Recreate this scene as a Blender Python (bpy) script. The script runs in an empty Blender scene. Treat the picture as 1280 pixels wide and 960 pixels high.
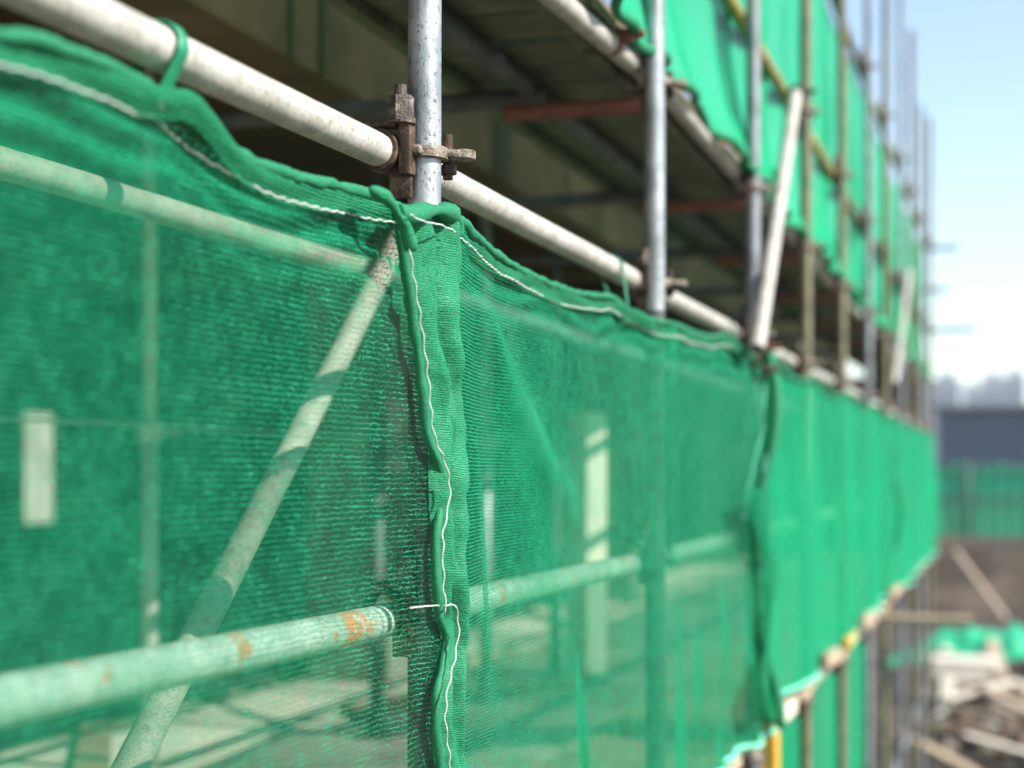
import bpy, bmesh, math, random
from mathutils import Vector, Matrix, noise as mnoise
random.seed(7)
sc = bpy.context.scene
COL = sc.collection
CZ = 3.0                      # camera height above the ground
F = 1991.0; VX = 1264.0; HY = 590.0
TH = math.atan((VX-640)/F); ST, CT = math.sin(TH), math.cos(TH)

# ---------------------------------------------------------------- measuring
def P(px, py, D):             # point of the vertical plane x = -D
    u = (px-640)/F; v = (HY-py)/F
    s = D/(ST-u*CT)
    return Vector((-D, s*(CT+u*ST), CZ+s*v))
def Pz(px, py, z):            # point at depth z
    u = (px-640)/F; v = (HY-py)/F
    return Vector((z*(-ST+u*CT), z*(CT+u*ST), CZ+z*v))
def catmull(pts, step):
    pts = [Vector(p) for p in pts]
    out = []
    n = len(pts)
    for i in range(n-1):
        p0 = pts[max(i-1,0)]; p1 = pts[i]; p2 = pts[i+1]; p3 = pts[min(i+2,n-1)]
        k = max(1, int((p2-p1).length/step))
        for j in range(k):
            t = j/k
            out.append(0.5*((2*p1)+(p2-p0)*t+(2*p0-5*p1+4*p2-p3)*t*t+(-p0+3*p1-3*p2+p3)*t**3))
    out.append(pts[-1])
    return out
def interp(table, x):
    if x <= table[0][0]: return table[0][1]
    for (a, b), (c, d) in zip(table, table[1:]):
        if x <= c: return b+(d-b)*(x-a)/max(1e-9, c-a)
    return table[-1][1]
def sstep(a, b, x):
    t = min(1, max(0, (x-a)/(b-a))); return t*t*(3-2*t)
def nz(*p): return mnoise.noise(Vector(p))

# ---------------------------------------------------------------- materials
class NT:
    def __init__(s, name):
        s.m = bpy.data.materials.new(name); s.m.use_nodes = True
        s.t = s.m.node_tree; s.t.nodes.clear()
        s.out = s.t.nodes.new('ShaderNodeOutputMaterial')
    def n(s, typ, **kw):
        d = s.t.nodes.new(typ)
        for k, v in kw.items(): setattr(d, k, v)
        return d
    def link(s, a, b): s.t.links.new(a, b)
    def put(s, sock, v):
        if isinstance(v, bpy.types.NodeSocket): s.link(v, sock)
        else: sock.default_value = v
    def math(s, op, a, b=0.0, c=0.0, clamp=False):
        d = s.n('ShaderNodeMath', operation=op); d.use_clamp = clamp
        s.put(d.inputs[0], a); s.put(d.inputs[1], b); s.put(d.inputs[2], c)
        return d.outputs[0]
    def noise(s, vec, scale, detail=3.0, rough=0.55):
        d = s.n('ShaderNodeTexNoise'); s.put(d.inputs['Vector'], vec)
        d.inputs['Scale'].default_value = scale; d.inputs['Detail'].default_value = detail
        d.inputs['Roughness'].default_value = rough
        return d.outputs[0]
    def rng(s, v, a, b, c, d, smooth=True):
        r = s.n('ShaderNodeMapRange'); r.interpolation_type = 'SMOOTHSTEP' if smooth else 'LINEAR'
        s.put(r.inputs['Value'], v); s.put(r.inputs['From Min'], a); s.put(r.inputs['From Max'], b)
        s.put(r.inputs['To Min'], c); s.put(r.inputs['To Max'], d)
        return r.outputs[0]
    def ramp(s, v, stops):
        r = s.n('ShaderNodeValToRGB'); e = r.color_ramp.elements
        while len(e) < len(stops): e.new(0.5)
        for el, (p, c) in zip(e, stops): el.position = p; el.color = (*c, 1)
        s.link(v, r.inputs[0]); return r.outputs[0]
    def mix(s, f, a, b):
        d = s.n('ShaderNodeMix', data_type='RGBA')
        s.put(d.inputs[0], f)
        for k, v in ((6, a), (7, b)):
            if isinstance(v, tuple): v = (*v, 1)
            s.put(d.inputs[k], v)
        return d.outputs[2]
    def coords(s, which='Object', scale=None):
        c = s.n('ShaderNodeTexCoord').outputs[which]
        if scale:
            m = s.n('ShaderNodeMapping'); s.link(c, m.inputs[0]); m.inputs['Scale'].default_value = scale
            c = m.outputs[0]
        return c
    def bsdf(s, color, rough=0.6, metal=0.0, bump=None, bump_d=0.002, spec=None):
        b = s.n('ShaderNodeBsdfPrincipled')
        if isinstance(color, tuple): color = (*color, 1)
        s.put(b.inputs['Base Color'], color); s.put(b.inputs['Roughness'], rough); s.put(b.inputs['Metallic'], metal)
        if spec is not None: s.put(b.inputs['Specular IOR Level'], spec)
        if bump is not None:
            bp = s.n('ShaderNodeBump'); bp.inputs['Distance'].default_value = bump_d; bp.inputs['Strength'].default_value = 0.7
            s.link(bump, bp.inputs['Height']); s.link(bp.outputs[0], b.inputs['Normal'])
        return b
    def done(s, sh): s.link(sh.outputs[0] if hasattr(sh, 'outputs') else sh, s.out.inputs[0]); return s.m

def mottled(name, stops, scale=20, rough=0.7, metal=0.0, bump=0.002, stretch=None, detail=6, spec=None):
    t = NT(name); c = t.coords('Object', stretch)
    v = t.noise(c, scale, detail, 0.62)
    return t.done(t.bsdf(t.ramp(v, stops), rough, metal, t.noise(c, scale*4, 3), bump, spec))

def tube_paint(name, a, b, spot, rust, rough=0.5, metal=0.0, rust_at=0.64, rust_scale=6, spot_at=0.62, bump=0.0012, stretch=None):
    t = NT(name); c = t.coords('Object', stretch)
    base = t.mix(t.rng(t.noise(c, 14, 5), .35, .65, 0, 1), a, b)
    sp = t.rng(t.noise(c, 190, 2, .5), spot_at, spot_at+.06, 0, .75)
    sp2 = t.rng(t.noise(c, 70, 4, .6), spot_at+.02, spot_at+.1, 0, .6)
    base = t.mix(t.math('MAXIMUM', sp, sp2), base, spot)
    base = t.mix(t.rng(t.noise(c, 26, 6, .7), .50, .72, 0, .55), base, tuple(.5*x+.5*y for x, y in zip(a, spot)))
    ru = t.rng(t.noise(c, rust_scale, 7, .68), rust_at, rust_at+.06, 0, .9)
    base = t.mix(ru, base, rust)
    h = t.math('ADD', t.noise(c, 120, 4), t.math('MULTIPLY', t.noise(c, 400, 2), .5))
    return t.done(t.bsdf(base, t.rng(t.noise(c, 30, 3), .3, .7, rough-.08, rough+.12), metal, h, bump))

M = {}
M['galv'] = tube_paint('galvanised steel', (.26,.27,.27), (.46,.475,.48), (.05,.05,.047), (.2,.13,.08), .42, .6, .74, 7, .625, .0012, (1,1,.65))
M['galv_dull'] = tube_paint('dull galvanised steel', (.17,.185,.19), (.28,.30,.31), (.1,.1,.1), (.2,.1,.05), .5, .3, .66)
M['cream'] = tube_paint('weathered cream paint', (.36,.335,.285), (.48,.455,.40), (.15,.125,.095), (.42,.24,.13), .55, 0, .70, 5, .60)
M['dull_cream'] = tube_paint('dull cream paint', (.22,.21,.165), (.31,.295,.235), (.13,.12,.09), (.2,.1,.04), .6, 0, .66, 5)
M['rusty_white'] = tube_paint('rust patched pale green paint', (.34,.43,.35), (.44,.53,.44), (.25,.23,.2), (.52,.16,.03), .5, 0, .555, 5, .64)
M['yellow'] = tube_paint('chipped yellow paint', (.24,.17,.03), (.38,.26,.045), (.14,.1,.05), (.17,.1,.05), .5, 0, .58, 9)
M['orange'] = tube_paint('yellow orange paint', (.62,.33,.03), (.7,.42,.05), (.3,.16,.05), (.24,.1,.03), .5, 0, .62, 9)
M['olive'] = tube_paint('olive brown paint', (.13,.118,.06), (.20,.178,.095), (.07,.055,.035), (.15,.08,.04), .55, 0, .6, 8)
M['red'] = tube_paint('red lead primer', (.13,.04,.025), (.19,.06,.035), (.06,.025,.02), (.09,.04,.02), .6, 0, .6, 8)
M['dark_tube'] = tube_paint('dark weathered and shade-toned tube', (.05,.06,.055), (.085,.1,.09), (.04,.04,.035), (.1,.06,.03), .6, 0, .64, 8)  # also paints shade onto the lower halves of the two nearest uprights
M['rust'] = mottled('rusted iron', [(.3,(.02,.011,.007)), (.5,(.065,.034,.02)), (.72,(.19,.135,.095))], 45, .75, .1, .003)
M['castlug'] = mottled('worn cast iron', [(.34,(.07,.04,.025)), (.5,(.21,.17,.13)), (.72,(.42,.38,.32))], 60, .6, .25, .003)
M['castdark'] = mottled('dark cast iron', [(.3,(.03,.022,.018)), (.55,(.09,.07,.055)), (.75,(.4,.38,.34))], 60, .6, .2, .003)
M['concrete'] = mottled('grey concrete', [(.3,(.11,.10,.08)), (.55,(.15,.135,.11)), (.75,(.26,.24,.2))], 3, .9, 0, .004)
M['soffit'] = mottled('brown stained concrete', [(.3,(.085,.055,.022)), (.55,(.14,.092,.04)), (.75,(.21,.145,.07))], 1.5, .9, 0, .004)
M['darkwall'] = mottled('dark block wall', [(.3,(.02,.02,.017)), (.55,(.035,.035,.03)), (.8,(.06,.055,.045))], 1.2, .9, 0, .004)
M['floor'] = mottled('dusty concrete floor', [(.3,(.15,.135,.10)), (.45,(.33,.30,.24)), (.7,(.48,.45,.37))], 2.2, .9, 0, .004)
M['timber'] = mottled('weathered timber', [(.3,(.24,.16,.09)), (.5,(.42,.32,.21)), (.72,(.56,.46,.34))], 9, .8, 0, .003, (6,1,6))
M['pale_timber'] = mottled('pale timber', [(.3,(.5,.44,.33)), (.55,(.66,.6,.48)), (.75,(.74,.7,.6))], 7, .8, 0, .003, (8,8,1))
M['bamboo'] = mottled('grey plank board', [(.28,(.035,.045,.022)), (.5,(.10,.115,.06)), (.72,(.21,.215,.13))], 6, .85, 0, .003, (1,9,3))
M['thread'] = mottled('white thread', [(.3,(.36,.40,.36)), (.7,(.62,.66,.62))], 300, .8, 0, .001)
M['tie'] = mottled('green plastic tie', [(.3,(.008,.16,.075)), (.7,(.014,.25,.12))], 60, .45, 0, .001)
M['dirt'] = mottled('site dirt', [(.3,(.018,.011,.006)), (.5,(.042,.027,.015)), (.7,(.10,.072,.045))], .9, .95, 0, .03)
M['stone'] = mottled('broken concrete', [(.3,(.09,.075,.055)), (.55,(.17,.145,.11)), (.75,(.30,.27,.22))], 4, .9, 0, .01)
M['whiteblock'] = mottled('pale plaster block', [(.3,(.6,.53,.42)), (.7,(.74,.68,.56))], 3, .85, 0, .004)
M['plaster'] = mottled('stained plaster', [(.3,(.17,.165,.125)), (.7,(.33,.32,.26))], 1.3, .9, 0, .004)
M['brownwood'] = mottled('dark old wood', [(.3,(.09,.055,.035)), (.7,(.2,.13,.08))], 6, .85, 0, .003)
M['blue_sheet'] = mottled('blue grey sheet', [(.3,(.085,.105,.15)), (.7,(.11,.135,.185))], .6, .6, 0, .002)
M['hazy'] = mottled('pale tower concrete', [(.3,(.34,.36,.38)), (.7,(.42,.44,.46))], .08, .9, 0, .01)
M['glass'] = mottled('dark window glass', [(.3,(.2,.22,.25)), (.7,(.25,.27,.3))], .2, .3, 0, .001)
M['leaf'] = mottled('hedge leaf', [(.3,(.03,.07,.02)), (.7,(.06,.12,.035))], 4, .8, 0, .003)

def net_mat(name, weft, link, film, base, trans=.38, pw=.0082, pl=.0062, light=1.0, spec=.2, jit=1.0):
    """knitted mesh: thin weft rows, short crinkled links between neighbouring rows, holes in between.
    The attribute 'gather' says where the cloth is bunched and so lies denser."""
    t = NT(name); uv = t.coords('UV')
    sep = t.n('ShaderNodeSeparateXYZ'); t.link(uv, sep.inputs[0])
    n1 = t.noise(uv, 80, 2, .6); n2 = t.noise(uv, 330, 2, .6); n3 = t.noise(uv, 7, 4, .6); n4 = t.noise(uv, 190, 2, .6)
    n5 = t.noise(uv, 28, 3, .6)
    v = t.math('ADD', t.math('DIVIDE', sep.outputs[1], pw), t.math('ADD', t.math('MULTIPLY', t.math('SUBTRACT', n1, .5), .9*jit), t.math('MULTIPLY', t.math('SUBTRACT', n4, .5), .55*jit)))
    f = t.math('MULTIPLY', t.math('ABSOLUTE', t.math('SUBTRACT', t.math('FRACT', v), .5)), 2.0)
    th = t.math('ADD', weft, t.math('MULTIPLY', t.math('SUBTRACT', n5, .5), .45))
    a = t.rng(f, t.math('SUBTRACT', th, .13), t.math('ADD', th, .13), 1.0, 0.0)
    row = t.math('FLOOR', t.math('ADD', v, .5))
    wn = t.n('ShaderNodeTexWhiteNoise', noise_dimensions='1D'); t.link(row, wn.inputs['W'])
    u = t.math('ADD', t.math('ADD', t.math('DIVIDE', sep.outputs[0], pl), t.math('MULTIPLY', wn.outputs['Value'], 7.0)), t.math('MULTIPLY', t.math('SUBTRACT', n4, .5), 2.2*jit))
    g = t.math('MULTIPLY', t.math('ABSOLUTE', t.math('SUBTRACT', t.math('FRACT', u), .5)), 2.0)
    lt = t.math('ADD', link, t.math('MULTIPLY', t.math('SUBTRACT', n2, .5), .7))
    b = t.rng(g, t.math('SUBTRACT', lt, .14), t.math('ADD', lt, .14), .9, 0.0)
    ga = t.n('ShaderNodeAttribute', attribute_name='gather')
    big = t.math('ADD', t.rng(n3, .3, .7, -.06, .09), t.math('MULTIPLY', ga.outputs['Fac'], 1.0))
    al = t.math('ADD', t.math('MAXIMUM', a, b), t.math('ADD', big, film), clamp=True)
    var = t.rng(t.math('ADD', t.math('MULTIPLY', n2, .7), t.math('MULTIPLY', a, .22)), .34, .72, 0.0, 1.0)
    c1 = tuple(x*.8 for x in base); c2 = (base[0]*2+.03*light, min(.85,base[1]*1.25+.03*light), base[2]*1.35+.03*light)
    colr = t.mix(var, c1, c2)
    # road dust lying in soft patches
    colr = t.mix(t.rng(t.noise(uv, 3.5, 6, .65), 0.5, .8, 0, .11), colr, (.30,.38,.30))
    p = t.bsdf(colr, .55, 0, t.math('ADD', t.math('MAXIMUM', a, b), t.math('MULTIPLY', n2, 1.4)), .0014, spec)
    tr = t.n('ShaderNodeBsdfTranslucent'); t.link(colr, tr.inputs[0])
    m1 = t.n('ShaderNodeMixShader'); m1.inputs[0].default_value = trans
    t.link(p.outputs[0], m1.inputs[1]); t.link(tr.outputs[0], m1.inputs[2])
    tp = t.n('ShaderNodeBsdfTransparent')
    m2 = t.n('ShaderNodeMixShader'); t.link(al, m2.inputs[0])
    t.link(tp.outputs[0], m2.inputs[1]); t.link(m1.outputs[0], m2.inputs[2])
    return t.done(m2)
M['net_open'] = net_mat('open knitted green mesh', .12, .12, .19, (.004,.37,.165), .38, .0072, .0066, light=1.7, jit=1.2)
M['net_mid'] = net_mat('knitted green mesh', .22, .16, .23, (.004,.42,.185), .42, .0056, .0056, light=1.0, jit=1.15)
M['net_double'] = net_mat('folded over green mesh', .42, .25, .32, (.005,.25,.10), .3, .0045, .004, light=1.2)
M['net_dense'] = net_mat('dense green mesh', .42, .25, .36, (.004,.50,.215), .45, .006, .005, light=.3, spec=.12)
M['net_upper'] = net_mat('upper green mesh', .5, .3, .55, (.005,.42,.18), .2, .006, .005, light=.3, spec=.12)
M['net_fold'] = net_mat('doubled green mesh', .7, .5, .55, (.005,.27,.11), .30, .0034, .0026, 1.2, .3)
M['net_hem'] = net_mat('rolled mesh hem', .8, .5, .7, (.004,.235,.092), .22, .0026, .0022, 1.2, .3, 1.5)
M['cord'] = mottled('pale green cord', [(.3,(.10,.5,.33)), (.7,(.2,.66,.48))], 90, .6, 0, .001)
M['tarp'] = mottled('green tarpaulin', [(.3,(.010,.30,.13)), (.7,(.02,.44,.20))], 3, .5, 0, .004)

# ---------------------------------------------------------------- object helpers
def tag(o, label=None, cat=None, group=None, kind=None):
    if label: o['label'] = label
    if cat: o['category'] = cat
    if group: o['group'] = group
    if kind: o['kind'] = kind
    return o
def build(name, bm, mat, parent=None, loc=None, smooth=True, uv=None):
    """bm is in world coordinates (or parent-local when parent is given)"""
    me = bpy.data.meshes.new(name)
    if loc is not None: bmesh.ops.translate(bm, verts=bm.verts, vec=-Vector(loc))
    bmesh.ops.recalc_face_normals(bm, faces=bm.faces)
    for f in bm.faces: f.smooth = smooth
    bm.to_mesh(me); bm.free()
    me.materials.append(mat)
    o = bpy.data.objects.new(name, me); COL.objects.link(o)
    if loc is not None: o.location = loc
    if parent: o.parent = parent
    return o
def empty(name, loc=(0,0,0)):
    o = bpy.data.objects.new(name, None); COL.objects.link(o); o.location = loc; o.empty_display_size = .1
    return o
def dup(o, loc, rot=None):
    r = o.copy(); COL.objects.link(r); r.location = loc
    if rot is not None: r.rotation_euler = rot
    for ch in o.children:
        c = ch.copy(); COL.objects.link(c); c.parent = r
        for g in ch.children:
            d = g.copy(); COL.objects.link(d); d.parent = c
    return r
def add_tube(bm, pts, r, seg=20, cap=True, uvscale=False):
    pts = [Vector(p) for p in pts]
    uvl = bm.loops.layers.uv.verify() if uvscale else None
    rings = []; n = len(pts); up = None; L = 0; lens = []
    for i, p in enumerate(pts):
        d = (pts[min(i+1,n-1)]-pts[max(i-1,0)]).normalized()
        if up is None:
            up = Vector((0,0,1)) if abs(d.z) < .9 else Vector((1,0,0))
        a = d.cross(up).normalized(); b = a.cross(d).normalized(); up = b
        rr = r(i/(max(1,n-1))) if callable(r) else r
        rings.append([bm.verts.new(p+(a*math.cos(2*math.pi*k/seg)+b*math.sin(2*math.pi*k/seg))*rr) for k in range(seg)])
        if i: L += (p-pts[i-1]).length
        lens.append(L)
    for i in range(n-1):
        for k in range(seg):
            k2 = (k+1)%seg
            f = bm.faces.new((rings[i][k], rings[i][k2], rings[i+1][k2], rings[i+1][k]))
            if uvl is not None:
                R = r if not callable(r) else r(.5)
                w = 2*math.pi*R/seg
                for lp, (uu, vv) in zip(f.loops, ((k*w,lens[i]),((k+1)*w,lens[i]),((k+1)*w,lens[i+1]),(k*w,lens[i+1]))):
                    lp[uvl].uv = (vv, uu)
    if cap:
        bm.faces.new(rings[0][::-1]); bm.faces.new(rings[-1])
    return bm
def add_pipe(bm, p0, p1, r=.024, wall=.0035, seg=24):
    """a hollow steel tube: outside, inside and the two end rings"""
    p0 = Vector(p0); p1 = Vector(p1); d = (p1-p0).normalized()
    up = Vector((0,0,1)) if abs(d.z) < .9 else Vector((1,0,0))
    a = d.cross(up).normalized(); b = a.cross(d)
    L = (p1-p0).length; n = max(2, int(L/.5))
    rings = []
    for i in range(n+1):
        p = p0+(p1-p0)*(i/n)
        w = .0012*math.sin(i*2.1+L*7) if 0 < i < n else 0
        rings.append([bm.verts.new(p+b*w+(a*math.cos(2*math.pi*k/seg)+b*math.sin(2*math.pi*k/seg))*r) for k in range(seg)])
    inn = [[bm.verts.new(p+(a*math.cos(2*math.pi*k/seg)+b*math.sin(2*math.pi*k/seg))*(r-wall)) for k in range(seg)] for p in (p0, p0+d*.15, p1-d*.15, p1)]
    chain = [inn[1], inn[0]]+rings+[inn[3], inn[2]]
    for A, B in zip(chain, chain[1:]):
        for k in range(seg):
            k2 = (k+1)%seg
            bm.faces.new((A[k], A[k2], B[k2], B[k]))
    return bm
def pipe(name, p0, p1, mat, label, cat='scaffold tube', group=None, r=.024):
    bm = bmesh.new(); add_pipe(bm, p0, p1, r)
    o = build(name, bm, M[mat], loc=Vector(p0)); shade_auto(o)
    return tag(o, label, cat, group)
def shade_auto(o, ang=40):
    me = o.data
    bm = bmesh.new(); bm.from_mesh(me)
    for e in bm.edges:
        if len(e.link_faces) == 2 and e.calc_face_angle(0) > math.radians(ang): e.smooth = False
    bm.to_mesh(me); bm.free()
def add_box(bm, c, s, bev=0.0, rot=None, jitter=0):
    r = bmesh.ops.create_cube(bm, size=1.0); vs = r['verts']
    bmesh.ops.scale(bm, verts=vs, vec=s)
    if jitter:
        for v in vs: v.co += Vector((random.uniform(-1,1)*s[0], random.uniform(-1,1)*s[1], random.uniform(-1,1)*s[2]))*jitter
    if bev:
        ed = list({e for v in vs for e in v.link_edges})
        g = bmesh.ops.bevel(bm, geom=ed, offset=bev, segments=2, affect='EDGES', profile=.5)
        vs = list({v for f in g['faces'] for v in f.verts} | {v for v in vs if v.is_valid})
    if rot is not None: bmesh.ops.rotate(bm, verts=vs, cent=(0,0,0), matrix=rot)
    bmesh.ops.translate(bm, verts=vs, vec=c)
    return bm
def box(name, c, s, mat, label=None, cat=None, group=None, bev=.006, rot=None, parent=None, jitter=0, kind=None):
    bm = bmesh.new(); add_box(bm, (0,0,0), s, bev, rot, jitter)
    o = build(name, bm, M[mat] if isinstance(mat, str) else mat, parent=parent, smooth=False); o.location = c
    return tag(o, label, cat, group, kind)
def add_ring(bm, axis, center, rin, rout, half, seg=24, a0=0, a1=2*math.pi):
    """a flat band (rectangular section) round an axis"""
    R = {'z': Matrix.Identity(3), 'y': Matrix.Rotation(math.radians(90),3,'X'), 'x': Matrix.Rotation(math.radians(90),3,'Y')}[axis]
    full = abs(a1-a0-2*math.pi) < 1e-6
    n = seg if full else seg+1
    rings = []
    for i in range(n):
        a = a0+(a1-a0)*i/seg
        rings.append([bm.verts.new(R@Vector((r*math.cos(a), r*math.sin(a), z))+Vector(center)) for r, z in
                      ((rin,-half),(rout-.001,-half),(rout,-half+.001),(rout,half-.001),(rout-.001,half),(rin,half))])
    m = n if full else n-1
    for i in range(m):
        A = rings[i]; B = rings[(i+1)%n]
        for k in range(6): bm.faces.new((A[k], A[(k+1)%6], B[(k+1)%6], B[k]))
    if not full: bm.faces.new(rings[0]); bm.faces.new(rings[-1][::-1])
def add_cyl(bm, c, axis, r, L, seg=6):
    d = {'x':Vector((1,0,0)),'y':Vector((0,1,0)),'z':Vector((0,0,1))}[axis]
    add_tube(bm, [Vector(c)-d*L/2, Vector(c)+d*L/2], r, seg)
ORD = ['nearest','second','third','fourth','fifth','sixth','seventh','eighth','ninth','tenth','farthest']

# ---------------------------------------------------------------- where the outer standards stand
DS = .815; DL = .866; DN = .782; DI = 1.335
SX = [536, 822, 941, 1007, 1052, 1085, 1107, 1126, 1140, 1152, 1162]
SY = [P(x, HY, DS).y for x in SX]
def hz(h): return CZ+h

# ---------------------------------------------------------------- outer standards
cols = ['galv','galv','galv_dull','olive','olive','galv_dull','olive','galv_dull','olive','galv_dull','olive']
look = {'galv':'speckled galvanised','olive':'olive brown','galv_dull':'dull grey'}
for i, y in enumerate(SY):
    top = hz([2.6,2.8,3.0,3.1,3.3,3.6,4.3,3.9,3.8,3.5,3.7][i])
    p0 = Vector((-DS, y, 0.01)); p1 = Vector((-DS, y, top))
    if i == 0: p0 = Vector((-DS, P(528,900,DS).y, .01)); p1 = Vector((-DS, P(531,-60,DS).y, hz(1.2))); p1 = p1+(p1-p0)*.4; pj = p0+(p1-p0)*((hz(.385)-p0.z)/(p1.z-p0.z)); pipe('scaffold_standard', p0, pj, 'dark_tube', 'lower half of the nearest upright coloured dark as shade, behind net beside the gathered seam', 'scaffold standard', None, .0245); p0 = pj+Vector((0,0,.001))  # lower half split off, its dark colour stands in for shade
    if i == 1: p1 = Vector((-DS, P(817,0,DS).y, hz(1.42))); p1 = p1+(p1-p0)*.35; pj = p0+(p1-p0)*((hz(.385)-p0.z)/(p1.z-p0.z)); pipe('scaffold_standard', p0, pj, 'dark_tube', 'lower half of the second upright coloured dark as shade, veiled by the green net', 'scaffold standard', None, .0245); p0 = pj+Vector((0,0,.001))  # same split here, shade below the hem put into the colour
    pipe('scaffold_standard', p0, p1, cols[i],
         f'{look[cols[i]]} upright scaffold tube, {ORD[i]} of the outer row along the green netting', 'scaffold standard', 'outer row of upright scaffold tubes', .0245)
# the yellow lower post beside the third standard
pipe('scaffold_post', Vector((-DS+.03, P(966,590,DS-.03).y, .01)), Vector((-DS+.03, P(966,590,DS-.03).y, hz(-.80))), 'orange',
     'short yellow orange post poking out under the net hem beside the third standard', 'scaffold post')
pipe('scaffold_post', Vector((-DS-.03, P(950,590,DS+.03).y, .01)), Vector((-DS-.03, P(950,590,DS+.03).y, hz(-.84))), 'yellow',
     'rusty brown post under the net hem just behind the yellow orange one', 'scaffold post')

# ---------------------------------------------------------------- horizontal tubes of the outer face
def yat(px, D): return P(px, HY, D).y
def run(name, pts, mats, label, cat, group):
    for k, (a, b) in enumerate(zip(pts, pts[1:])):
        d = (b-a).normalized()
        pipe(name, a, b-d*.004, mats[k], label[k], cat, group)
Yend = SY[-1]+.25
g = 'handrail tubes the lower net hangs from'
A = P(150, 37, DL); B = P(541, 219, DL); back = A+(A-B)*1.15
run('handrail_tube', [back, B, Vector((-DL, (SY[3]+SY[4])/2, hz(.452))), Vector((-DL, (SY[7]+SY[8])/2, hz(.45))), Vector((-DL, Yend, hz(.45)))],
    ['cream']*4, ['cream painted scaffold tube that runs out of the picture above the nearest net panel',
     'cream painted scaffold tube from the nearest galvanised standard back past the white brace',
     'weathered cream handrail tube in the middle distance above the bright net', 'weathered cream handrail tube at the far end of the scaffold'], 'handrail', g)
g = 'mid rail tubes behind the lower net'
A = P(0, 878, DL); B = P(541, 763, DL); back = A+(A-B)*1.0
run('mid_rail_tube', [back, B, P(822, 697, DL), Vector((-DL, SY[5], hz(-.2))), Vector((-DL, Yend, hz(-.2)))],
    ['rusty_white']*4, ['pale green tube with orange rust patches seen through the nearest net panel', 'pale tube behind the net between the first two standards',
     'pale tube behind the bright net beyond the second standard','pale tube behind the far net panels'], 'mid rail', g)
g = 'ledger tubes under the lower deck'
run('deck_ledger_tube', [Vector((-DL, .2, hz(-.95))), Vector((-DL, SY[2]-.1, hz(-.95))), Vector((-DL, SY[5], hz(-.955))), Vector((-DL, Yend, hz(-.95)))],
    ['cream','cream','rusty_white'], ['cream ledger tube under the deck at the near bays','chipped cream ledger tube under the bright net hem','rusty pale ledger tube under the far deck'], 'ledger', g)
g = 'ledger tubes under the upper deck'
UL = .935
run('upper_ledger_tube', [P(640,-48,DL), P(825,108,DL), Vector((-DL, (SY[4]+SY[5])/2, hz(UL))), Vector((-DL, Yend, hz(UL)))],
    ['cream','cream','rusty_white'], ['cream ledger tube with a red clamp crossing the top edge of the picture', 'cream ledger tube under the upper net from the second standard back', 'weathered ledger tube under the far upper net'], 'ledger', g)
g = 'yellow rails across the upper net'
run('upper_rail_tube', [Vector((-DL, SY[1]+.2, hz(1.52))), Vector((-DL, SY[4]+.1, hz(1.50))), Vector((-DL, Yend, hz(1.5)))],
    ['yellow','olive'], ['chipped yellow rail across the upper net above the white brace','olive rail across the far upper net'], 'rail', g)
run('upper_handrail_tube', [Vector((-DL, SY[1]-.3, hz(2.44))), Vector((-DL, SY[5]+.3, hz(2.42))), Vector((-DL, Yend, hz(2.42)))],
    ['olive','rusty_white'], ['top rail of the upper net out of the frame above the near bays','top rail of the upper net stepping down against the sky'], 'handrail', 'top rails of the upper net')
# lower lifts
run('lower_ledger_tube', [Vector((-DL, 3.0, hz(-2.3))), Vector((-DL, SY[6], hz(-2.3))), Vector((-DL, Yend, hz(-2.3)))], ['olive','galv_dull'],
    ['olive ledger tube near the ground before the lower green net','grey ledger tube near the ground at the bare far posts'], 'ledger', 'ledger tubes of the ground lift')
# inner row
IY = [P(x, HY, DI).y for x in (536, 821, 940, 1008, 1053, 1086)]
for i, y in enumerate(IY):
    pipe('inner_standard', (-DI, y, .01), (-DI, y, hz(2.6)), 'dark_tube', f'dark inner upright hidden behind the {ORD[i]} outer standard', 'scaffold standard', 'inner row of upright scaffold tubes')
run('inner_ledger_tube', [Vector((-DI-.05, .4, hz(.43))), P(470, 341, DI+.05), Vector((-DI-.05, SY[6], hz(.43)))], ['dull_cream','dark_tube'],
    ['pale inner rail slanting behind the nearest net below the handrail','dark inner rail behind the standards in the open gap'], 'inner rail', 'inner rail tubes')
run('inner_deck_tube', [Vector((-1.147, .8, hz(.955))), Vector((-1.147, SY[5], hz(.955)))], ['dark_tube'],
    ['dark tube running along under the upper deck boards'], 'ledger', None)

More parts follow.
